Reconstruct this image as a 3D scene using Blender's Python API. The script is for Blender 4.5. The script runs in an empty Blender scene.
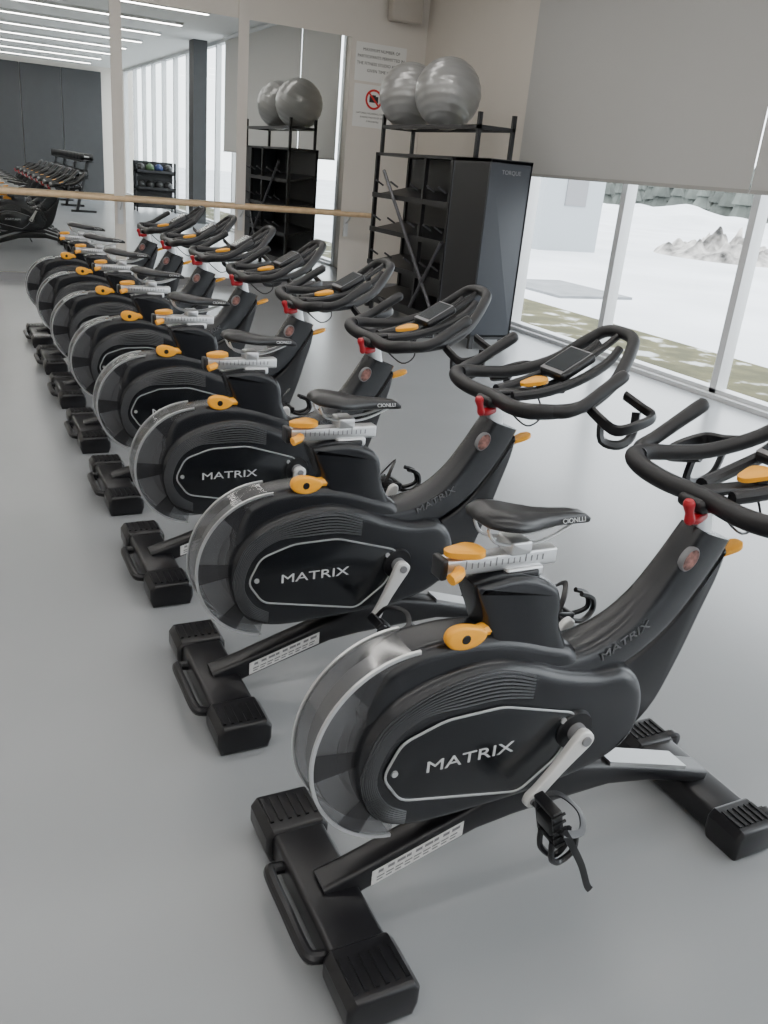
import bpy, math, random
import numpy as np
from mathutils import Vector, Matrix
random.seed(4)
rad=math.radians
# ------------------------------------------------------------------ materials
def mat(name,col,rough=.5,metal=0.,spec=.5,noise=None,bump=0.,bscale=60,coat=0.):
    m=bpy.data.materials.new(name);m.use_nodes=True
    nt=m.node_tree;b=nt.nodes["Principled BSDF"]
    b.inputs["Base Color"].default_value=(*col,1)
    b.inputs["Roughness"].default_value=rough
    b.inputs["Metallic"].default_value=metal
    b.inputs["Specular IOR Level"].default_value=spec
    b.inputs["Coat Weight"].default_value=coat
    b.inputs["Coat Roughness"].default_value=.12
    tc=nt.nodes.new("ShaderNodeTexCoord")
    if noise:
        sc,amt=noise
        n=nt.nodes.new("ShaderNodeTexNoise");n.inputs["Scale"].default_value=sc;n.inputs["Detail"].default_value=5
        nt.links.new(tc.outputs["Object"],n.inputs["Vector"])
        r=nt.nodes.new("ShaderNodeMapRange")
        r.inputs["From Min"].default_value=.3;r.inputs["From Max"].default_value=.7
        r.inputs["To Min"].default_value=1-amt;r.inputs["To Max"].default_value=1+amt
        nt.links.new(n.outputs["Fac"],r.inputs["Value"])
        v=nt.nodes.new("ShaderNodeVectorMath");v.operation='SCALE'
        v.inputs[0].default_value=col
        nt.links.new(r.outputs[0],v.inputs["Scale"])
        nt.links.new(v.outputs[0],b.inputs["Base Color"])
    if bump>0:
        n=nt.nodes.new("ShaderNodeTexNoise");n.inputs["Scale"].default_value=bscale;n.inputs["Detail"].default_value=4
        nt.links.new(tc.outputs["Object"],n.inputs["Vector"])
        bp=nt.nodes.new("ShaderNodeBump");bp.inputs["Strength"].default_value=bump;bp.inputs["Distance"].default_value=.01
        nt.links.new(n.outputs["Fac"],bp.inputs["Height"])
        nt.links.new(bp.outputs[0],b.inputs["Normal"])
    return m
def emis(name,col,s):
    m=bpy.data.materials.new(name);m.use_nodes=True;nt=m.node_tree
    nt.nodes.remove(nt.nodes["Principled BSDF"])
    e=nt.nodes.new("ShaderNodeEmission");e.inputs[0].default_value=(*col,1);e.inputs[1].default_value=s
    nt.links.new(e.outputs[0],nt.nodes["Material Output"].inputs[0]);return m
def glassy(name,tint,rough=0.0,body=0.0,bodycol=(.3,.3,.3),base=.05,edge=.5):
    """thin sheet: clear transmission + facing-angle dependent reflection"""
    m=bpy.data.materials.new(name);m.use_nodes=True;nt=m.node_tree
    nt.nodes.remove(nt.nodes["Principled BSDF"])
    t=nt.nodes.new("ShaderNodeBsdfTransparent");t.inputs[0].default_value=(*tint,1)
    g=nt.nodes.new("ShaderNodeBsdfGlossy");g.inputs["Roughness"].default_value=rough
    lw=nt.nodes.new("ShaderNodeLayerWeight");lw.inputs[0].default_value=.5
    pw=nt.nodes.new("ShaderNodeMath");pw.operation='POWER';pw.inputs[1].default_value=4
    nt.links.new(lw.outputs["Facing"],pw.inputs[0])
    mr=nt.nodes.new("ShaderNodeMapRange");mr.inputs["To Min"].default_value=base;mr.inputs["To Max"].default_value=edge
    nt.links.new(pw.outputs[0],mr.inputs["Value"])
    mx=nt.nodes.new("ShaderNodeMixShader")
    nt.links.new(mr.outputs[0],mx.inputs[0])
    src=t.outputs[0]
    if body>0:
        d=nt.nodes.new("ShaderNodeBsdfDiffuse");d.inputs[0].default_value=(*bodycol,1)
        m2=nt.nodes.new("ShaderNodeMixShader");m2.inputs[0].default_value=body
        nt.links.new(t.outputs[0],m2.inputs[1]);nt.links.new(d.outputs[0],m2.inputs[2]);src=m2.outputs[0]
    nt.links.new(src,mx.inputs[1]);nt.links.new(g.outputs[0],mx.inputs[2])
    nt.links.new(mx.outputs[0],nt.nodes["Material Output"].inputs[0]);return m
BLK=mat("satin_black_plastic",(.012,.013,.016),.27,bump=.02,bscale=400)
BLK2=mat("deep_black_plastic",(.007,.007,.009),.33)
GLS=mat("panel_gloss_black",(.006,.007,.009),.22)
RUB=mat("black_rubber",(.009,.009,.011),.42,bump=.06,bscale=300)
GRV=mat("groove_grey",(.055,.057,.062),.28)
SIL=mat("brushed_silver",(.66,.67,.68),.33,.8)
WSIL=mat("cast_alloy_white",(.72,.72,.71),.35,.25)
FLY=mat("flywheel_steel",(.34,.34,.35),.36,.6)
ORG=mat("orange_plastic",(.97,.42,.025),.4)
RED=mat("red_plastic",(.42,.01,.02),.3)
STK=mat("white_sticker",(.66,.66,.65),.5,noise=(90,.12))
TXT=mat("label_silver",(.6,.61,.62),.4,.2)
TRM=mat("panel_trim_grey",(.40,.41,.42),.35,.4)
SCR=mat("console_screen",(.03,.035,.04),.12)
GRY=mat("grey_plastic",(.2,.2,.21),.45)
DGRY=mat("embossed_grey",(.09,.09,.095),.4)
GUARD=glassy("smoked_guard",(.64,.65,.66),.08,.28,(.20,.20,.21),.06,.5)
# ------------------------------------------------------------------ geometry helpers
def link(o,parent=None):
    bpy.context.collection.objects.link(o)
    if parent: o.parent=parent
    return o
def mesh(name,V,F,m,smooth=True,ang=35):
    me=bpy.data.meshes.new(name);me.from_pydata([tuple(float(q) for q in v) for v in V],[],F);me.validate()
    if smooth:
        me.polygons.foreach_set("use_smooth",[True]*len(me.polygons))
        me.set_sharp_from_angle(angle=rad(ang))
    me.materials.append(m);me.update();return me
def cat(pts,n=6,closed=False):
    P=[np.array(p,float) for p in pts];N=len(P);out=[]
    rng=range(N) if closed else range(N-1)
    for i in rng:
        if closed: a,b,c,d=P[(i-1)%N],P[i],P[(i+1)%N],P[(i+2)%N]
        else: a=P[max(i-1,0)];b=P[i];c=P[i+1];d=P[min(i+2,N-1)]
        for k in range(n):
            t=k/n
            out.append(.5*((2*b)+(c-a)*t+(2*a-5*b+4*c-d)*t*t+(3*b-a-3*c+d)*t**3))
    if not closed: out.append(P[-1])
    return out
def fillet(pts,r=.02,n=4):
    P=[np.array(p,float) for p in pts];N=len(P);out=[]
    for i in range(N):
        a,b,c=P[i-1],P[i],P[(i+1)%N]
        u=a-b;w=c-b;lu=np.linalg.norm(u);lw=np.linalg.norm(w);rr=min(r,lu*.45,lw*.45)
        s=b+u/lu*rr;e=b+w/lw*rr
        for k in range(n+1):
            t=k/n;out.append(tuple((1-t)**2*s+2*t*(1-t)*b+t*t*e))
    return out
def tube(path,r,seg=10,closed=False,n=5,smooth=True,flat=1.0,up=None):
    if len(path[0])==3: path=[(*p,r) for p in path]
    S=cat(path,n,closed) if smooth else [np.array(p,float) for p in path]
    C=[Vector([float(q) for q in s[:3]]) for s in S];R=[float(s[3]) for s in S];N=len(C)
    V=[];F=[];T=[]
    for i in range(N):
        if closed: t=C[(i+1)%N]-C[i-1]
        else: t=C[min(i+1,N-1)]-C[max(i-1,0)]
        T.append(t.normalized())
    u=Vector(up) if up else (Vector((0,0,1)) if abs(T[0].z)<.9 else Vector((1,0,0)))
    u=(u-u.dot(T[0])*T[0]).normalized()
    for i in range(N):
        u=(u-u.dot(T[i])*T[i]).normalized();w=T[i].cross(u)
        for k in range(seg):
            a=2*math.pi*k/seg
            V.append(C[i]+R[i]*(math.cos(a)*flat*u+math.sin(a)*w))
    for i in range(N if closed else N-1):
        j=(i+1)%N
        for k in range(seg):
            l=(k+1)%seg;F.append((i*seg+k,i*seg+l,j*seg+l,j*seg+k))
    if not closed:
        F.append(tuple(range(seg))[::-1]);F.append(tuple((N-1)*seg+k for k in range(seg)))
    return V,F
def puff(pts,y0,y1,r,seg=4,sm=0):
    """outline in XZ extruded along Y with rounded rims"""
    P=cat(pts,sm,True) if sm else [np.array(p,float) for p in pts]
    P=[p[:2] for p in P];N=len(P)
    A=sum(P[i][0]*P[(i+1)%N][1]-P[(i+1)%N][0]*P[i][1] for i in range(N))
    if A<0: P=P[::-1]
    nr=[]
    for i in range(N):
        e1=P[i]-P[i-1];e2=P[(i+1)%N]-P[i]
        n1=np.array([e1[1],-e1[0]])/(np.linalg.norm(e1)+1e-9);n2=np.array([e2[1],-e2[0]])/(np.linalg.norm(e2)+1e-9)
        n=n1+n2;L=np.linalg.norm(n)
        n=n/(L+1e-9)/max(.5,L/2);nr.append(n)
    rings=[]
    for k in range(seg+1):
        th=math.pi/2*(1-k/seg);rings.append((y0+r-r*math.sin(th),r*(1-math.cos(th))))
    for k in range(seg+1):
        th=math.pi/2*(k/seg);rings.append((y1-r+r*math.sin(th),r*(1-math.cos(th))))
    V=[];F=[]
    for y,ins in rings:
        for i in range(N):
            q=P[i]-nr[i]*ins;V.append((q[0],y,q[1]))
    M=len(rings)
    for j in range(M-1):
        for i in range(N):
            l=(i+1)%N;F.append((j*N+i,j*N+l,(j+1)*N+l,(j+1)*N+i))
    F.append(tuple(range(N))[::-1]);F.append(tuple((M-1)*N+i for i in range(N)))
    return V,F
def box(x0,x1,y0,y1,z0,z1,r=0.0,seg=3):
    if r<=0:
        V=[(x,y,z) for x in(x0,x1) for y in(y0,y1) for z in(z0,z1)]
        F=[(0,1,3,2),(4,6,7,5),(0,4,5,1),(2,3,7,6),(0,2,6,4),(1,5,7,3)]
        return V,F
    c=[]
    for cx,cz,a0 in((x1-r,z1-r,0),(x0+r,z1-r,90),(x0+r,z0+r,180),(x1-r,z0+r,270)):
        for k in range(seg+1):
            a=rad(a0+90*k/seg);c.append((cx+r*math.cos(a),cz+r*math.sin(a)))
    return puff(c,y0,y1,r*.98,seg)
def lathe(prof,cx,cz,seg=48,cy=0):
    V=[];F=[];n=len(prof)
    for k in range(seg):
        a=2*math.pi*k/seg
        for r,y in prof: V.append((cx+r*math.cos(a),cy+y,cz+r*math.sin(a)))
    for k in range(seg):
        l=(k+1)%seg
        for j in range(n-1): F.append((k*n+j,l*n+j,l*n+j+1,k*n+j+1))
    return V,F
def loft(secs,seg=20,e=2.6):
    V=[];F=[]
    for cx,cy,cz,a,w,h in secs:
        nx,nz=-math.sin(a),math.cos(a)
        for k in range(seg):
            t=2*math.pi*k/seg;c,s=math.cos(t),math.sin(t)
            yy=w*math.copysign(abs(c)**(2/e),c);hh=h*math.copysign(abs(s)**(2/e),s)
            V.append((cx+nx*hh,cy+yy,cz+nz*hh))
    n=len(secs)
    for i in range(n-1):
        for k in range(seg):
            l=(k+1)%seg;F.append((i*seg+k,i*seg+l,(i+1)*seg+l,(i+1)*seg+k))
    F.append(tuple(range(seg))[::-1]);F.append(tuple((n-1)*seg+k for k in range(seg)))
    return V,F
def join(*vf):
    V=[];F=[]
    for v,f in vf:
        o=len(V);V+=list(v);F+=[tuple(i+o for i in q) for q in f]
    return V,F
def xf(vf,M):
    return [tuple(M@Vector([float(q) for q in v])) for v in vf[0]],vf[1]
def mir(vf):
    return [(v[0],-v[1],v[2]) for v in vf[0]],[tuple(reversed(f)) for f in vf[1]]
def textmesh(s,size,m,sx=1.0,ext=.0008):
    c=bpy.data.curves.new("label","FONT");c.body=s;c.size=size;c.extrude=ext
    o=bpy.data.objects.new("tmp",c);bpy.context.collection.objects.link(o)
    bpy.context.view_layer.update()
    me=bpy.data.meshes.new_from_object(o.evaluated_get(bpy.context.evaluated_depsgraph_get()))
    bpy.data.objects.remove(o)
    for v in me.vertices: v.co.x*=sx
    me.materials.clear();me.materials.append(m);return me
# ------------------------------------------------------------------ bike template
BX=1.1
parts=[]
def part(name,vf,m,smooth=True,ang=35,M=None):
    me=mesh(name,vf[0],vf[1],m,smooth,ang);parts.append((name,me,M or Matrix()));return me
FC=(.757,.43)
case=[(.628,.40),(.640,.49),(.70,.56),(.80,.60),(.91,.612),(1.01,.59),(1.10,.555),(1.19,.532),(1.27,.527),(1.32,.49),(1.345,.42),(1.335,.35),(1.29,.30),(1.20,.265),(1.05,.245),(.90,.24),(.75,.245),(.666,.29)]
part("drive_casing",puff(case,-.085,.085,.035,6,5),BLK)
caseS=[q[:2] for q in cat(case,8,True)]
def case_y(x,z):
    p=np.array([x,z]);d=min(float(np.linalg.norm(p-q)) for q in caseS)
    d=min(d,.035);return -(.05+math.sqrt(max(0,.035**2-(.035-d)**2)))
hump=[(.66,.60),(.72,.645),(.82,.662),(.93,.655),(1.05,.62),(1.15,.57),(1.15,.42),(.7,.42),(.64,.50)]
part("upper_shell",puff(hump,-.058,.058,.03,5,5),BLK)
blk=[(.862,.76),(.872,.775),(.97,.782),(1.05,.752),(1.075,.715),(1.085,.65),(1.12,.57),(1.10,.45),(.94,.45),(.925,.60),(.905,.66)]
part("seat_tube_shell",puff(blk,-.05,.05,.018,4,3),BLK)
def ang_(a,b): return math.atan2(b[1]-a[1],b[0]-a[0])
nk=[(1.02,.53,.062,.06),(1.12,.525,.062,.055),(1.20,.535,.058,.052),(1.29,.567,.052,.055),(1.37,.625,.046,.062),(1.43,.70,.043,.064),(1.475,.77,.041,.064),(1.495,.805,.040,.062)]
nkS=cat(nk,4)
secs=[]
for i,s in enumerate(nkS):
    a=nkS[max(i-1,0)];b=nkS[min(i+1,len(nkS)-1)];secs.append((s[0],0,s[1],ang_(a,b),s[2],s[3]))
secs[-1]=(secs[-1][0],0,secs[-1][2],rad(72),.040,.062)
part("front_neck_shell",loft(secs,24,3.2),BLK)
web=[(1.10,.50),(1.25,.49),(1.36,.53),(1.45,.62),(1.52,.735),(1.55,.765),(1.545,.70),(1.515,.60),(1.475,.47),(1.42,.35),(1.32,.28),(1.15,.27)]
part("neck_web",puff(web,-.028,.028,.012,3,4),BLK2)
pan=fillet([(.670,.405),(.705,.478),(.80,.510),(.935,.512),(1.125,.455),(1.137,.422),(1.10,.345),(1.01,.277),(.715,.338)],.022,4)
pA=puff(pan,-.0905,-.08,.004,2,0)
part("side_panel_right",pA,GLS);part("side_panel_left",mir(pA),GLS)
rim=tube([(p[0],-.0905,p[1]) for p in pan],.0028,6,True,1,False)
part("panel_trim_right",rim,TRM);part("panel_trim_left",mir(rim),TRM)
gr=[]
for i in range(8):
    t=i/7
    q=[(.735,.300-.030*t),(.690-.025*t,.330-.025*t),(.660-.024*t,.385),(.668-.026*t,.445+.005*t),(.700-.028*t,.495+.018*t),(.760-.018*t,.527+.034*t),(.84,.530+.060*t),(.93,.530+.062*t),(1.01,.515+.050*t)]
    pts=[(p[0],case_y(p[0],p[1])-.0004,p[1]) for p in cat([np.array(v) for v in q],4)]
    gr.append(tube(pts,.0026,5,False,1,False))
g=join(*gr);part("casing_ribs_right",g,GRV);part("casing_ribs_left",mir(g),GRV)
bolt=lathe([(0,-.094),(.007,-.094),(.008,-.088)],.695,.41,14);part("panel_bolts",join(bolt,lathe([(0,-.094),(.007,-.094),(.008,-.088)],1.10,.44,14)),SIL)
part("flywheel",lathe([(.0,-.02),(.05,-.02),(.055,-.012),(.15,-.012),(.158,-.022),(.203,-.022),(.206,-.018),(.206,.018),(.203,.022),(.158,.022),(.15,.012),(.055,.012),(.05,.02),(0,.02)],*FC,64),FLY)
def sector(r0,r1,y0,y1,a0,a1,n=40):
    V=[];F=[]
    for k in range(n+1):
        a=rad(a0+(a1-a0)*k/n);c,s=math.cos(a),math.sin(a)
        for r,y in((r0,y0),(r1,y0),(r1,y1),(r0,y1)): V.append((FC[0]+r*c,y,FC[1]+r*s))
    for k in range(n):
        for j in range(4):
            l=(j+1)%4;F.append((k*4+j,k*4+l,(k+1)*4+l,(k+1)*4+j))
    F.append((0,1,2,3));F.append((n*4+3,n*4+2,n*4+1,n*4));return V,F
def sheet_arc(r0,r1,y,a0,a1,n=40,y2=None):
    V=[];F=[]
    for k in range(n+1):
        a=rad(a0+(a1-a0)*k/n);c,s=math.cos(a),math.sin(a)
        V.append((FC[0]+r0*c,y,FC[1]+r0*s));V.append((FC[0]+r1*c,y if y2 is None else y2,FC[1]+r1*s))
    for k in range(n): F.append((2*k,2*k+1,2*k+3,2*k+2))
    return V,F
part("flywheel_guard",join(sheet_arc(.10,.221,-.047,96,262),sheet_arc(.10,.221,.047,96,262),sheet_arc(.221,.221,-.047,96,262,40,.047)),GUARD)
part("guard_rim",join(sector(.217,.2240,-.051,-.044,92,262),sector(.217,.2240,.044,.051,92,262)),SIL)
part("guard_ribs",join(*[sheet_arc(.10,.219,-.0485,a,a+17,5) for a in(116,172,224)]),glassy("guard_tint",(.30,.30,.31),.1,.55,(.05,.05,.055)))
def stab(cx,hw,hl,z):
    o=[]
    o.append(box(cx-hw*.82,cx+hw*.82,-hl*.62,hl*.62,.012,z*.92,.012))
    for s in(-1,1):
        y0,y1=sorted((s*hl*.55,s*hl))
        c=[(cx-hw,.03),(cx-hw,z-.02),(cx-hw+.015,z),(cx+hw-.015,z),(cx+hw,z-.02),(cx+hw,.03),(cx+hw-.01,.0),(cx-hw+.01,.0)]
        o.append(puff(c,y0,y1,.012,3))
        for k in range(6):
            x=cx-hw+.022+(2*hw-.044)*k/5
            yy0,yy1=sorted((s*hl*.66,s*(hl-.02)))
            o.append(box(x-.004,x+.004,yy0,yy1,z-.002,z+.004))
    return join(*o)
part("rear_stabiliser",stab(.61,.076,.298,.088),BLK2)
part("front_stabiliser",stab(1.665,.070,.235,.088),BLK2)
part("lift_handle",tube([(.56,-.15,.05),(.53,-.15,.055),(.512,-.135,.06),(.51,-.03,.062),(.512,.08,.06),(.53,.095,.055),(.56,.095,.05)],.014,10),BLK2)
bm=[(.60,0,.06,.035,.035),(.68,0,.085,.035,.032),(.95,0,.17,.036,.035),(1.05,0,.19,.036,.045),(1.20,0,.20,.036,.05),(1.34,0,.185,.036,.03),(1.48,0,.15,.035,.022),(1.68,0,.085,.035,.02)]
s2=[]
for i,s in enumerate(bm):
    a=bm[max(i-1,0)];b=bm[min(i+1,len(bm)-1)];s2.append((s[0],0,s[2],math.atan2(b[2]-a[2],b[0]-a[0]),s[3],s[4]))
part("base_beam",loft(s2,20,5),BLK2)
ba=math.atan2(.085,.27)
def beamrect(x0,x1,off0,off1,y):
    q=[]
    for x,o in((x0,off0),(x1,off0),(x1,off1),(x0,off1)):
        z=.085+(x-.68)*math.tan(ba)+o;q.append((x,y,z))
    return q,[(0,1,2,3)]
part("spec_sticker",beamrect(.70,.92,-.022,.018,-.0368),STK,False)
pr_=[]
for k in range(9):
    pr_.append(beamrect(.715+.022*k,.727+.022*k+.004*(k%3),.004,.012,-.0372))
    pr_.append(beamrect(.712+.022*k,.73+.022*k,-.008,-.004,-.0372));pr_.append(beamrect(.712+.022*k,.726+.022*k,-.016,-.012,-.0372))
part("sticker_print",join(*pr_),GRY,False)
V=[]
for y in(-.032,.032):
    for x,z in((1.33,.226),(1.48,.180),(1.60,.142)): V+= [(x,y,z),(x,y,z-.02)]
F=[(0,2,8,6),(2,4,10,8),(1,7,9,3),(3,9,11,5),(0,1,3,2),(2,3,5,4),(6,8,9,7),(8,10,11,9),(0,6,7,1),(4,5,11,10)]
part("beam_top_plate",(V,F),mat("beam_plate_grey",(.42,.43,.44),.4,.5),False)
wh=[]
for s in(-1,1):
    wh.append(lathe([(0,-.012),(.022,-.012),(.03,-.008),(.03,.008),(.022,.012),(0,.012)],1.765,.038,20,s*.17))
    wh.append(box(1.72,1.77,s*.17-.018,s*.17-.013,.03,.06));wh.append(box(1.72,1.77,s*.17+.013,s*.17+.018,.03,.06))
part("transport_wheels",join(*wh),BLK2)
part("seat_post",loft([(.985,0,.70,rad(96),.016,.028),(.978,0,.775,rad(96),.016,.028),(.978,0,.80,rad(96),.016,.028)],16,3.5),SIL)
part("seat_post_collar",box(.935,1.02,-.03,.03,.765,.785,.008),BLK2)
part("seat_slider",join(box(.80,1.065,-.018,.018,.785,.822,.006),box(.94,1.03,-.026,.026,.765,.79,.006)),SIL)
part("slider_scale",join(*[box(.845+.014*k,.8475+.014*k,-.0186,-.018,.80,.812 if k%5 else .818) for k in range(14)]),GRY,False)
part("slider_end_caps",join(box(.79,.806,-.021,.021,.782,.826,.005)),BLK2)
def sad(x0=.862):
    X=[0,.01,.035,.07,.11,.15,.19,.23,.26,.277,.283];W=[.030,.052,.068,.070,.057,.038,.026,.021,.019,.013,.004]
    Z=[.905,.91,.912,.907,.899,.893,.890,.888,.884,.877,.87];T=[.006,.015,.02,.021,.02,.019,.018,.017,.015,.01,.004]
    V=[];F=[];n=20
    for x,w,z,t in zip(X,W,Z,T):
        for k in range(n):
            a=2*math.pi*k/n;c,s=math.cos(a),math.sin(a)
            zz=z+t*.55*s if s>0 else z+t*1.35*s
            dr=-.35*w*abs(c)**3*.5
            zz-= .006*math.exp(-(c*w/.008)**2) if s>0 else 0
            V.append((x0+x,w*math.copysign(abs(c)**.8,c),zz+dr))
    m=len(X)
    for i in range(m-1):
        for k in range(n):
            l=(k+1)%n;F.append((i*n+k,i*n+l,(i+1)*n+l,(i+1)*n+k))
    F.append(tuple(range(n))[::-1]);F.append(tuple((m-1)*n+k for k in range(n)))
    return V,F
part("saddle",sad(),mat("saddle_vinyl",(.012,.012,.014),.3),ang=60)
ra=tube([(.88,-.025,.885),(.90,-.024,.855),(.96,-.022,.84),(1.03,-.018,.845),(1.10,-.008,.868)],.0035,6)
part("saddle_rails",join(ra,mir(ra),box(.94,.99,-.03,.03,.82,.85,.006)),SIL)
def paddle(c,ax,L=.055,W=.022,T=.009):
    d=Vector(ax).normalized();n=Vector((0,1,0)).cross(d)
    pts=[(0,-.35),(0.35,-.75),(0.75,-1),(1,-.6),(1.05,0),(1,.6),(.75,1),(.35,.75),(0,.35)]
    out=cat(pts,3,True);N=len(out);V=[];F=[]
    prof=[(-1,.75),(-.6,1),(.6,1),(1,.75)]
    for t,sc in prof:
        for p in out:
            q=Vector(c)+d*float(((p[0]-.5)*sc+.5)*L)+Vector((0,1,0))*float(p[1]*W*sc)+n*(t*T*.5);V.append(q)
    for j in range(3):
        for i in range(N):
            l=(i+1)%N;F.append((j*N+i,j*N+l,(j+1)*N+l,(j+1)*N+i))
    F.append(tuple(range(N))[::-1]);F.append(tuple(3*N+i for i in range(N)))
    return V,F
kn=puff([(.795,.672),(.801,.692),(.823,.700),(.850,.697),(.874,.689),(.888,.677),(.882,.660),(.862,.649),(.836,.646),(.808,.654)],-.066,-.044,.007,3,3)
part("adjust_levers",join(paddle((.806,-.005,.834),(1,-.3,.12),.068,.029,.020),tube([(.83,-.02,.80),(.82,-.035,.80),(.80,-.042,.795)],.012,8),
     kn,tube([(.925,-.03,.665),(.895,-.035,.67),(.865,-.048,.672)],.014,8),
     paddle((1.54,0,.735),(1,0,.35),.08,.023,.015),
     paddle((1.555,-.01,.928),(1,0,.18),.085,.031,.018)),ORG)
part("lever_hub",lathe([(0,-.0675),(.009,-.0675),(.011,-.065)],.838,.672,14),BLK2)
part("head_post",loft([(1.478,0,.79,rad(105),.017,.03),(1.462,0,.86,rad(105),.017,.03),(1.458,0,.875,rad(105),.017,.03)],16,3.5),SIL)
part("brake_knob",join(tube([(1.46,-.014,.852,.011),(1.43,-.024,.850,.013),(1.412,-.026,.852,.011)],0,12),tube([(1.412,-.026,.842,.008),(1.408,-.026,.850,.0125),(1.402,-.026,.868,.010),(1.396,-.025,.888,.0135),(1.394,-.025,.898,.009)],0,12)),RED)
part("head_clamp",join(box(1.42,1.52,-.04,.04,.862,.895,.014),box(1.44,1.72,-.022,.022,.895,.912,.008)),BLK2)
half=[(1.455,0,.892,.022),(1.450,.11,.890,.023),(1.450,.19,.898,.0235),(1.468,.238,.908,.023),(1.515,.25,.91,.021),(1.59,.232,.91,.0195),(1.68,.20,.92,.0195),(1.79,.155,.965,.0195),(1.875,.105,1.04,.020),(1.915,.055,1.08,.020)]
loop=half+[(p[0],-p[1],p[2],p[3]) for p in half[::-1][:-1]]
part("handlebar_loop",tube(loop,0,14,True,5),RUB)
horn=tube([(1.48,.235,.91,.019),(1.52,.275,.915,.019),(1.575,.285,.935,.018),(1.64,.283,.975,.0185),(1.705,.28,1.015,.019),(1.712,.28,1.019,.008)],0,12)
part("handlebar_horns",join(horn,mir(horn)),RUB)
inner=tube([(1.50,.045,.90,.016),(1.60,.065,.915,.016),(1.72,.07,.95,.016),(1.83,.06,1.0,.016),(1.88,.05,1.045,.014)],0,10)
part("aero_rests",join(inner,mir(inner)),RUB)
bh=tube([(1.66,.21,.905),(1.66,.27,.885),(1.67,.33,.87),(1.73,.345,.885),(1.80,.33,.905),(1.81,.27,.915),(1.80,.20,.935)],.010,8,False,4,flat=1.8)
bh2=tube([(1.68,.25,.88),(1.685,.26,.82),(1.74,.275,.805),(1.79,.27,.83),(1.80,.26,.90)],.008,6,False,4,flat=1.8)
part("bottle_holders",join(bh,mir(bh),bh2,mir(bh2)),BLK2)
def tilt(c,a): return Matrix.Translation(Vector(c))@Matrix.Rotation(a,4,'Y')
CM=tilt((1.725,0,.985),rad(-30))
part("console_body",xf(box(-.07,.07,-.06,.06,-.016,.016,.012),CM),BLK2)
part("console_bezel",xf(join(box(-.064,.064,-.054,.054,.0155,.0175)),CM),GRY,False)
part("console_screen",xf(box(-.050,.058,-.049,.049,.017,.019),CM),SCR,False)
part("console_stem",tube([(1.62,0,.905),(1.70,0,.935),(1.76,0,.975),(1.86,0,1.04),(1.91,0,1.075)],.012,8),BLK2)
part("brake_cable",tube([(1.50,-.02,.86),(1.58,-.03,.80),(1.64,-.02,.83),(1.62,.0,.90)],.003,6),BLK2)
BM=Matrix.Translation((1.420,0,.760))@Matrix.Rotation(rad(-58),4,'Y')@Matrix.Scale(1.4,4,(1,0,0))
part("head_badge",xf(lathe([(0,-.0455),(.020,-.0455),(.0215,-.043),(.0215,-.03)],0,0,24),BM),GRY)
part("head_badge_face",xf(lathe([(0,-.0462),(.0185,-.0462),(.0185,-.045)],0,0,24),BM),mat("badge_mottled",(.20,.09,.075),.3,.2,noise=(70,.95)))
part("crank_axle",lathe([(0,-.118),(.02,-.118),(.022,-.10),(.022,.10),(.02,.118),(0,.118)],1.136,.407,24),GRY)
part("axle_boss",join(lathe([(.0,-.095),(.045,-.095),(.05,-.083),(.05,.083),(.045,.095),(0,.095)],1.136,.407,32)),BLK2)
cr=[(-.022,.0),(-.016,.018),(0,.024),(.03,.021),(.09,.015),(.15,.014),(.172,.017),(.188,.009),(.19,0),(.188,-.009),(.172,-.017),(.15,-.014),(.09,-.015),(.03,-.021),(0,-.024),(-.016,-.018)]
vf=puff(cr,-.132,-.112,.005,3,2);CR=mesh("crank_arm",vf[0],vf[1],WSIL)
vf=join(lathe([(0,-.137),(.011,-.137),(.012,-.13)],0,0,16),lathe([(0,-.137),(.008,-.137),(.009,-.13)],.172,0,14));CB=mesh("crank_bolt",vf[0],vf[1],GRY)
pv=[tube([(0,-.13,0),(0,-.23,0)],.007,8,smooth=False)]
pv.append(box(-.045,.045,-.165,-.155,-.012,.012,.004));pv.append(box(-.045,.045,-.225,-.215,-.012,.012,.004))
pv.append(box(-.05,-.035,-.225,-.155,-.012,.012,.004));pv.append(box(.035,.05,-.225,-.155,-.012,.012,.004))
pv.append(box(-.02,.02,-.215,-.165,-.016,.016,.005))
for y in(-.17,-.21): pv.append(tube([(.04,y,-.01),(.09,y,-.015),(.125,y*.5-.095,.01),(.11,y*.6-.076,.045),(.07,y*.6-.076,.055)],.007,6))
pv.append(tube([(-.02,-.15,.0),(-.01,-.15,.05),(.02,-.19,.075),(.03,-.23,.05),(.0,-.235,.0)],.009,6,flat=.35))
for k in range(5): pv.append(box(-.045+.02*k,-.04+.02*k,-.228,-.224,-.016,.016))
vf=join(*pv);PD=mesh("pedal",vf[0],vf[1],BLK2)
vf=tube([(.0,-.236,.01),(.03,-.245,-.04),(.065,-.243,-.10),(.095,-.24,-.165),(.11,-.238,-.185)],.009,6,False,4,flat=.25,up=(0,1,0));PS=mesh("pedal_strap",vf[0],vf[1],BLK2)
LAB=textmesh("MATRIX",.038,TXT,1.55,.0006);LAB2=textmesh("MATRIX",.030,DGRY,1.35,.0006);SAD=textmesh("CIONLLI",.014,TXT,1.1,.0004)
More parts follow.
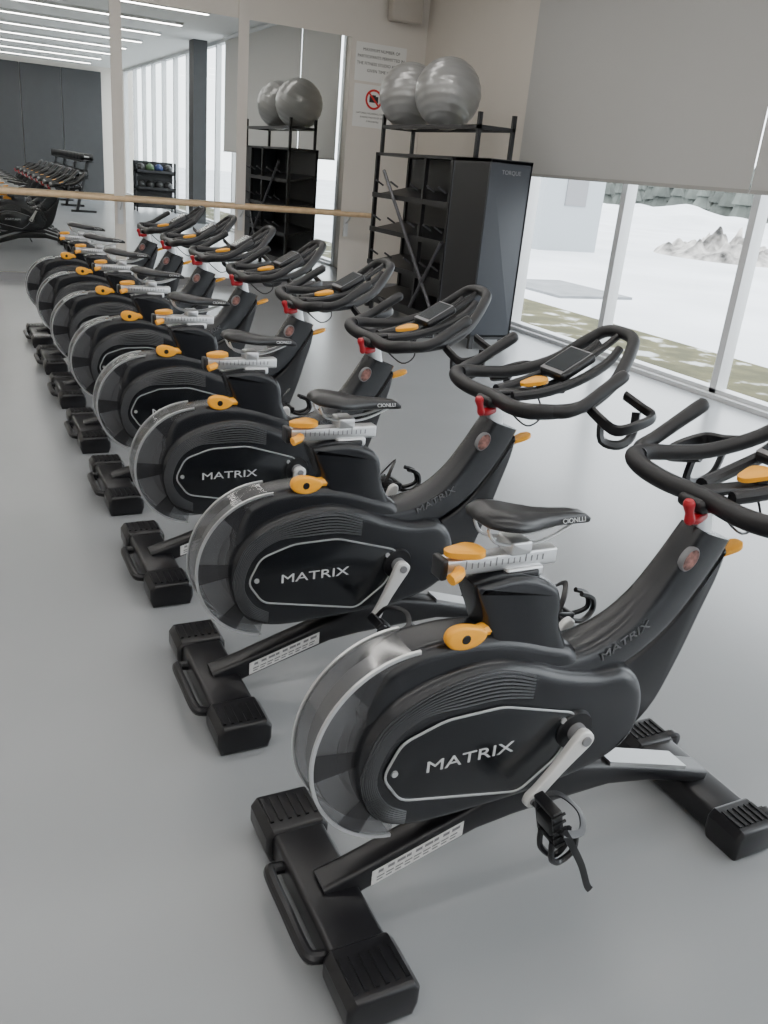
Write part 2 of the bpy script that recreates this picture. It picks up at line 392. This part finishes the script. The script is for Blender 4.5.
for nme,me,mt in(("panel_label_right",LAB,Matrix.Translation((.764,-.0915,.393))@Matrix.Rotation(rad(90),4,'X')),
              ("panel_label_left",LAB,Matrix.Translation((1.0,.0915,.39))@Matrix.Rotation(rad(180),4,'Z')@Matrix.Rotation(rad(90),4,'X')),
              ("saddle_label",SAD,Matrix.Translation((1.055,-.029,.879))@Matrix.Rotation(rad(75),4,'X')),
              ("neck_label",LAB2,Matrix.Translation((1.205,-.0590,.548))@Matrix.Rotation(rad(4.5),4,'Z')@Matrix.Rotation(rad(-24),4,'Y')@Matrix.Rotation(rad(90),4,'X'))):
    parts.append((nme,me,mt))
SH=Matrix.Translation((-BX,0,0))
def bike(x,y,ca,pt=0,rz=0):
    e=bpy.data.objects.new("exercise_bike",None);link(e);e.location=(x,y,0);e.rotation_euler=(0,0,rz);e.empty_display_size=.2
    for n,me,mt in parts:
        o=bpy.data.objects.new(n,me);link(o,e);o.matrix_local=SH@mt
    for s,a in((1,ca),(-1,ca+180)):
        c=bpy.data.objects.new("crank_arm",CR);link(c,e)
        mm=SH@Matrix.Translation((1.136,0,.407))@Matrix.Rotation(rad(-a),4,'Y')
        S=Matrix.Scale(-1,4,(0,1,0)) if s<0 else Matrix()
        c.matrix_local=mm@S
        b=bpy.data.objects.new("crank_bolt",CB);link(b,e);b.matrix_local=mm@S
        px,pz=1.136+.172*math.cos(rad(a)),.407+.172*math.sin(rad(a))
        pm=SH@Matrix.Translation((px,0,pz))@S@Matrix.Rotation(rad(pt if s>0 else 10),4,'Y')
        d=bpy.data.objects.new("pedal",PD);link(d,e);d.matrix_local=pm
        d=bpy.data.objects.new("pedal_strap",PS);link(d,e);d.matrix_local=SH@Matrix.Translation((px,0,pz))@S
    return e
Y0,DY=1.262,.865
angs=[228,244,262,215,250,230,270,240]
for i in range(8):
    bike(BX,Y0+DY*i,angs[i],pt=[75,40,10,30,0,20,50,10][i])
# ------------------------------------------------------------------ room
XW,YW,YR,XL,ZC=5.585,10.62,-10.0,-3.6,3.75
WALL=mat("painted_wall",(.71,.67,.615),.85,noise=(3,.01))
WALL2=mat("side_wall_paint",(.68,.63,.565),.85,noise=(3,.01))
FLOOR=mat("rubber_floor",(.285,.297,.310),.25,noise=(1.2,.03),bump=.05,bscale=7)
CEIL=mat("ceiling_paint",(.78,.78,.77),.9)
ALU=mat("window_aluminium",(.66,.67,.68),.4,.2)
def obj(name,vf,m,smooth=False,parent=None,ang=35):
    return link(bpy.data.objects.new(name,mesh(name,vf[0],vf[1],m,smooth,ang)),parent)
def empty(name,loc=(0,0,0)):
    e=bpy.data.objects.new(name,None);link(e);e.location=loc;return e
obj("floor",box(XL,XW+.15,YR,YW,-.1,0),FLOOR)
obj("ceiling",box(XL,XW+.15,YR,YW,ZC,ZC+.1),CEIL)
obj("wall_back",box(XL,XW+.3,YW,YW+.15,-.1,ZC),WALL)
obj("wall_left",box(XL-.15,XL,YR,YW,-.1,ZC),WALL)
obj("wall_right",box(XW,XW+.15,8.03,YW,-.1,ZC),WALL2)
obj("wall_front",box(XL,XW+.3,YR-.15,YR,-.1,ZC),WALL)
obj("baseboard_back",box(XL,XW,YW-.015,YW,0,.09),mat("baseboard_grey",(.25,.25,.26),.6))
MIR=mat("mirror_silver",(.88,.90,.89),.0,1.0)
e=empty("wall_mirror",(0,YW,0))
for k,(a,b) in enumerate([(-3.5,-2.38),(-2.32,-.99),(-.87,.39),(.51,1.77),(1.89,3.18),(3.30,4.57)]):
    obj("mirror_panel_%d"%(k+1),box(a,b,-.02,-.003,.10,2.94),MIR,parent=e)
for k,x in enumerate((-2.35,-.93,.45,1.83,3.24)):
    obj("trim_%d"%(k+1),box(x-.06,x+.06,YW-.03,YW,.0,3.3),mat("trim_paint",(.70,.66,.61),.8))
WOOD=mat("maple_wood",(.70,.50,.30),.45,noise=(14,.10))
e=empty("ballet_barre",(0,YW-.18,.95))
obj("barre_rail",tube([(-3.3,0,0),(4.93,0,0)],.030,16,smooth=False),WOOD,True,e)
for k,x in enumerate((-2.35,-.93,.45,1.83,3.24,4.64)):
    obj("barre_bracket_%d"%(k+1),join(tube([(x,.15,-.12),(x,.08,-.09),(x,0,-.03)],.010,8),box(x-.03,x+.03,.135,.15,-.28,.02)),ALU,True,e)
# windows
ys=[8.03,6.50,4.99,3.62,2.29,.96,-.37,-1.7,-3.03,-4.36,-5.69,-7.02,-8.35,-9.9]
GL=glassy("window_glass",(.94,.96,.96),0,0,base=.04,edge=.6)
for k in range(len(ys)-1):
    y1,y0=ys[k],ys[k+1]
    w=empty("window_%d"%(k+1),(XW+.05,0,0))
    fr=join(box(-.05,.07,y0,y0+.035,0,ZC),box(-.05,.07,y1-.035,y1,0,ZC),box(-.05,.07,y0,y1,0,.07),box(-.05,.07,y0,y1,ZC-.07,ZC))
    obj("window_frame",fr,ALU,parent=w)
    obj("window_pane",([(.02,y0+.035,.07),(.02,y1-.035,.07),(.02,y1-.035,ZC-.07),(.02,y0+.035,ZC-.07)],[(0,1,2,3)]),GL,parent=w)
obj("trim_6",box(XW-.06,XW+.0,-9.9,8.03,0,.035),ALU)
obj("trim_7",box(XW-.02,XW+.14,8.0,8.09,0,ZC),ALU)
# blinds
BL=bpy.data.materials.new("blind_fabric");BL.use_nodes=True;nt=BL.node_tree;b=nt.nodes["Principled BSDF"]
b.inputs["Base Color"].default_value=(.57,.56,.54,1);b.inputs["Roughness"].default_value=.9
tl=nt.nodes.new("ShaderNodeBsdfTranslucent");tl.inputs[0].default_value=(.37,.36,.34,1)
mx=nt.nodes.new("ShaderNodeMixShader");mx.inputs[0].default_value=.22
nt.links.new(b.outputs[0],mx.inputs[1]);nt.links.new(tl.outputs[0],mx.inputs[2]);nt.links.new(mx.outputs[0],nt.nodes["Material Output"].inputs[0])
HEM=mat("blind_hem",(.36,.35,.33),.6)
for k,(a,b_) in enumerate([(6.47,8.10),(4.985,6.465),(3.50,4.98),(2.05,3.485)]):
    e=empty("roller_blind",(XW-.10-.012*(k%2),0,0))
    obj("blind_fabric",box(-.002,.002,a,b_,1.60,ZC-.08),BL,parent=e)
    obj("blind_hem_bar",box(-.008,.008,a,b_,1.575,1.605),HEM,parent=e)
    obj("blind_roller",tube([(0,a,ZC-.05),(0,b_,ZC-.05)],.04,14,smooth=False),ALU,True,e)
# ceiling lights
LE=emis("led_strip",(1,.96,.91),24.0)
for j,y in enumerate([-8.5,-6.6,-4.7,-2.8,-.9,1.0,2.9,4.8,6.7,8.6]):
    e=empty("ceiling_light",(1.0,y,ZC))
    obj("light_housing",box(-3.4,3.4,-.06,.06,-.05,0),ALU,parent=e)
    obj("light_diffuser",box(-3.38,3.38,-.045,.045,-.056,-.05),LE,parent=e)
# signs
SG=mat("sign_white",(.80,.80,.78),.5);BK=mat("print_black",(.02,.02,.02),.6);RD=mat("print_red",(.6,.02,.02),.5)
def wtext(s,size,x,z,m,parent,y=-.006):
    me=textmesh(s,size,m,1,.0005);w=max(v.co.x for v in me.vertices)
    o=link(bpy.data.objects.new("sign_text",me),parent);o.matrix_local=Matrix.Translation((x-w/2,y,z))@Matrix.Rotation(rad(90),4,'X')
s=empty("participant_limit_sign",(4.98,YW-.002,2.7))
obj("sign_board",box(-.34,.34,-.005,0,-.21,.21),SG,parent=s)
for k,t in enumerate(["MAXIMUM NUMBER OF","PARTICIPANTS PERMITTED IN","THE FITNESS STUDIO AT ANY","GIVEN TIME IS 30"]): wtext(t,.048,0,.12-.075*k,BK,s)
s=empty("no_photography_sign",(4.92,YW-.002,2.22))
obj("sign_board",box(-.27,.27,-.005,0,-.24,.24),SG,parent=s)
M=Matrix.Translation((0,0,.08))
obj("prohibition_ring",join(xf(lathe([(.09,-.006),(.09,-.009),(.115,-.009),(.115,-.006)],0,0,40),M),xf(xf(box(-.10,.10,-.0095,-.007,-.011,.011),Matrix.Rotation(rad(45),4,'Y')),M)),RD,parent=s)
obj("camera_icon",xf(join(box(-.06,.06,-.007,-.006,-.035,.035),box(-.025,.025,-.007,-.006,.03,.05)),M),BK,parent=s)
for k,t in enumerate(["CAPTURING, RECORDING, TAKING OR","SHARING PHOTOS OR VIDEO","IS PROHIBITED"]): wtext(t,.026,0,-.09-.045*k,BK,s)
# speaker
s=empty("wall_speaker",(5.2,YW,3.3))
obj("speaker_box",box(-.2,.2,-.2,-.04,-.13,.14,.02),mat("speaker_grey",(.50,.46,.41),.6),True,s)
obj("speaker_bracket",box(-.03,.03,-.05,0,-.05,.05),GRY,parent=s)
# equipment rack
RB=mat("rack_black",(.012,.012,.014),.42);RP=mat("rack_panel",(.040,.045,.055),.5)
rk=empty("equipment_rack",(4.56,8.05,0));
x0,x1,ya,yb,zt=-.22,.22,-1.22,1.15,1.68
pt=[box(x0,x1,ya,ya+.03,.12,zt,.006),box(x0+.0,x1,ya+.62,ya+.65,.12,zt,.006)]
obj("rack_end_panels",join(*pt),RP,True,rk)
obj("rack_door_panel",box(x0,x0+.02,ya+.03,ya+.62,.12,zt),RB,parent=rk)
P=[]
for y in(ya+.66,ya+1.2,yb-.04):
    for x in(x0,x1-.04): P.append(box(x,x+.04,y,y+.04,.02,zt))
for z in(.14,.50,.86,1.22):
    P.append(xf(box(x0+.02,x1,ya+.65,yb,0,.025),Matrix.Translation((0,0,z+.05))@Matrix.Rotation(rad(-14),4,'Y')));P.append(box(x0-.01,x0+.015,ya+.65,yb,z,z+.05))
P.append(box(x0,x1,ya,yb,zt-.03,zt));P.append(box(x1-.02,x1,ya,yb,.12,zt));P.append(box(x0,x1,ya,yb,.10,.14))
for y in(ya+.05,yb-.1):
    for x in(x0+.03,x1-.07): P.append(box(x,x+.04,y,y+.04,0,.11))
obj("rack_frame",join(*P),RB,parent=rk)
P=[]
cy0,cy1=ya+.32,yb-.05
for y in(cy0,cy1-.035):
    for x in(-.20,.165): P.append(box(x,x+.035,y,y+.035,zt,zt+.38))
for x in(-.20,.165): P.append(box(x,x+.035,cy0,cy1,zt+.24,zt+.275))
for y in(cy0,cy1-.03): P.append(box(-.20,.20,y,y+.03,zt+.24,zt+.275))
obj("ball_cradle",join(*P),RB,parent=rk)
P=[]
for z in(.55,.91,1.27):
    for yy in(.72,.95,1.3,1.75,2.1): P.append(tube([(x0-.01,ya+yy,z+.08),(x0-.10,ya+yy,z+.13)],.010,8))
P.append(tube([(x0-.03,ya+.7,.2),(x0-.03,yb-.3,1.5)],.018,8))
P.append(tube([(x0-.03,ya+.68,.9),(x0-.03,ya+1.2,.2)],.018,8))
obj("rack_hooks",join(*P),mat("rack_steel",(.10,.10,.11),.35,.5),True,rk)
wtext("TORQUE",.05,0,zt-.12,GRY,rk,ya-.002)
# exercise balls
BALL=mat("silver_vinyl",(.34,.34,.335),.30,.35)
for y in(8.12,8.93):
    pr=[]
    for t in np.linspace(-math.pi/2,math.pi/2,73):
        r=.325+ (.0022*math.cos(t*26) if abs(t)<1.1 else 0);pr.append((max(r*math.cos(t),.0001),r*math.sin(t)))
    vf=lathe(pr,0,0,64)
    o=obj("exercise_ball",vf,BALL,True,ang=80);o.location=(4.56,y,2.250);o.rotation_euler=(rad(70),rad(15),0)
# rear of the room (seen in mirror)
DP=mat("dark_partition",(.045,.047,.05),.6,noise=(5,.05))
e=empty("folding_partition",(0,YR,0))
for k in range(7):
    a=-3.5+1.2*k;obj("partition_leaf_%d"%(k+1),box(a+.008,a+1.192,.01,.07,.01,3.6),DP,parent=e)
obj("structural_column",box(5.15,5.45,.35,.75,0,ZC),DP)
e=empty("dumbbell_rack",(2.95,-3.6,0));e.rotation_euler=(0,0,rad(90))
P=[]
for z,y in((.35,.12),(.72,0),(1.08,-.12)): P.append(box(-3,3,y-.13,y+.13,z,z+.04))
for x in(-3,-1,1,2.94): P.append(box(x,x+.06,-.28,.28,0,.05));P.append(xf(box(-.03,.03,-.03,.03,0,1.15),Matrix.Translation((x+.03,.15,0))@Matrix.Rotation(rad(14),4,'X')))
obj("rack_frame",join(*P),RB,parent=e)
P=[];H=[]
for z,y in((.39,.12),(.76,0),(1.12,-.12)):
    for k in range(24):
        x=-2.88+.25*k
        for s_ in(-1,1): P.append(lathe([(0,-.045),(.065,-.045),(.072,-.03),(.072,.03),(.065,.045),(0,.045)],x,z+.075,10,y+s_*.1))
        H.append(tube([(x,y-.06,z+.075),(x,y+.06,z+.075)],.015,6,smooth=False))
obj("dumbbell_heads",join(*P),BLK2,True,e);obj("dumbbell_handles",join(*H),SIL,True,e)
e=empty("medicine_ball_rack",(4.95,-2.4,0))
P=[]
for z in(.1,.5,.9): P.append(box(-.5,.5,-.2,.2,z,z+.03));P.append(box(-.5,.5,-.2,-.18,z,z+.1));P.append(box(-.5,.5,.18,.2,z,z+.1))
P.append(box(-.5,.5,-.2,-.19,.1,1.2))
for x in(-.5,.46):
    for y in(-.2,.16): P.append(box(x,x+.04,y,y+.04,0,1.2))
obj("rack_frame",join(*P),RB,parent=e)
for c,col in enumerate([(.02,.04,.14),(.05,.10,.04),(.02,.02,.02)]):
    B=[]
    for j,z in enumerate((.13,.53,.93)):
        for k in range(4):
            if (j+k*2)%3==c or (c==2 and j<2):
                if c<2 and j<2: continue
                vf=lathe([(.0001,-.11)]+[(.11*math.cos(t),.11*math.sin(t)) for t in np.linspace(-1.4,1.4,9)]+[(.0001,.11)],0,0,18)
                B.append(xf(vf,Matrix.Translation((-.34+.225*k,0,z+.11))))
    if B: obj("medicine_balls_%d"%(c+1),join(*B),mat("medball_col",col,.5),True,e)
# ------------------------------------------------------------------ outdoors
SN=mat("snow",(.66,.68,.71),.8,noise=(.35,.14),bump=.6,bscale=2)
GM=bpy.data.materials.new("frosted_grass");GM.use_nodes=True;nt=GM.node_tree;b=nt.nodes["Principled BSDF"];b.inputs["Roughness"].default_value=.95
tc=nt.nodes.new("ShaderNodeTexCoord");n=nt.nodes.new("ShaderNodeTexNoise");n.inputs["Scale"].default_value=2.6;n.inputs["Detail"].default_value=9
cr_=nt.nodes.new("ShaderNodeValToRGB");cr_.color_ramp.elements[0].position=.42;cr_.color_ramp.elements[0].color=(.06,.058,.02,1);cr_.color_ramp.elements[1].position=.68;cr_.color_ramp.elements[1].color=(.55,.57,.56,1)
k_=cr_.color_ramp.elements.new(.59);k_.color=(.11,.10,.04,1)
nt.links.new(tc.outputs["Object"],n.inputs["Vector"]);nt.links.new(n.outputs["Fac"],cr_.inputs[0]);nt.links.new(cr_.outputs[0],b.inputs["Base Color"])
obj("snow_ground",box(XW+.2,120,-80,120,-.3,-.14),SN)
obj("grass_strip",box(XW+.2,7.9,-30,30,-.14,-.125),GM)
obj("concrete_pad",box(8.7,10.2,11.2,13.2,-.14,-.10),mat("wet_concrete",(.20,.21,.22),.7,noise=(3,.2)))
def lump(cx,cy,rx,ry,h,seed,n=40,amp=.22,s0=.06,s1=.2):
    rs=random.Random(seed);V=[];F=[]
    bumps=[(rs.uniform(-1,1),rs.uniform(-1,1),rs.uniform(s0,s1),rs.uniform(.3,1.1)) for _ in range(130)]
    for i in range(n):
        for j in range(n):
            u=-1+2*i/(n-1);v=-1+2*j/(n-1);d=max(0,1-(u*u+v*v))
            z=h*d**.6*(.35+sum(a*math.exp(-((u-p)**2+(v-q)**2)/(s*s)) for p,q,s,a in bumps)*amp)
            V.append((cx+rx*u,cy+ry*v,-.145+z))
    for i in range(n-1):
        for j in range(n-1): F.append((i*n+j,(i+1)*n+j,(i+1)*n+j+1,i*n+j+1))
    return V,F
PM=mat("dirty_snow",(.34,.32,.30),.9,noise=(2.2,.95),bump=1.0,bscale=3)
obj("snow_pile",lump(21.8,20.2,2.1,2.2,.85,7,70,.38,.04,.10),PM,True)
obj("snow_bank",lump(46,50,12,10,1.2,5),SN,True)
e=empty("utility_building",(15.5,21.5,-.15))
obj("building_body",box(-1.0,1.0,-1.5,1.5,0,3.0),mat("building_white",(.34,.37,.39),.7),parent=e)
obj("building_roof",box(-1.1,1.1,-1.6,1.6,3.0,3.12),GRY,parent=e)
obj("building_vent",box(-.3,.4,-1.53,-1.5,1.2,1.9),GRY,parent=e)
tr=[];rs=random.Random(3)
for k in range(420):
    x=62+rs.uniform(0,45);y=-20+.35*k+rs.uniform(-1,1);hh=rs.uniform(3,9)
    for j in range(3):
        z0=-.3+hh*.25*j;r0=(1.3-.3*j)
        V=[(x+r0*math.cos(a),y+r0*math.sin(a),z0) for a in np.linspace(0,2*math.pi,8)[:-1]]+[(x,y,z0+hh*.45)]
        tr.append((V,[(i,(i+1)%7,7) for i in range(7)]))
obj("tree_line",join(*tr),mat("conifer",(.085,.095,.085),.9,noise=(.5,.4)),False)
# ------------------------------------------------------------------ world + camera
w=bpy.data.worlds.new("overcast_sky");bpy.context.scene.world=w;w.use_nodes=True
bg=w.node_tree.nodes["Background"];bg.inputs[0].default_value=(.92,.96,1.0,1);bg.inputs[1].default_value=6.2
yaw,pit,rol,f=0.4856,0.3796,-0.0934,852.2
fw=Vector((math.sin(yaw)*math.cos(pit),math.cos(yaw)*math.cos(pit),-math.sin(pit)))
rt=Vector((math.cos(yaw),-math.sin(yaw),0));dn=fw.cross(rt)
c,s=math.cos(rol),math.sin(rol);r2=c*rt+s*dn;d2=-s*rt+c*dn
cam=bpy.data.cameras.new("camera");co=bpy.data.objects.new("camera",cam);link(co)
co.matrix_world=Matrix(((r2.x,-d2.x,-fw.x,0),(r2.y,-d2.y,-fw.y,0),(r2.z,-d2.z,-fw.z,1.5),(0,0,0,1)))
cam.sensor_fit='VERTICAL';cam.sensor_height=36;cam.lens=f/1024*36;cam.clip_end=300
bpy.context.scene.camera=co
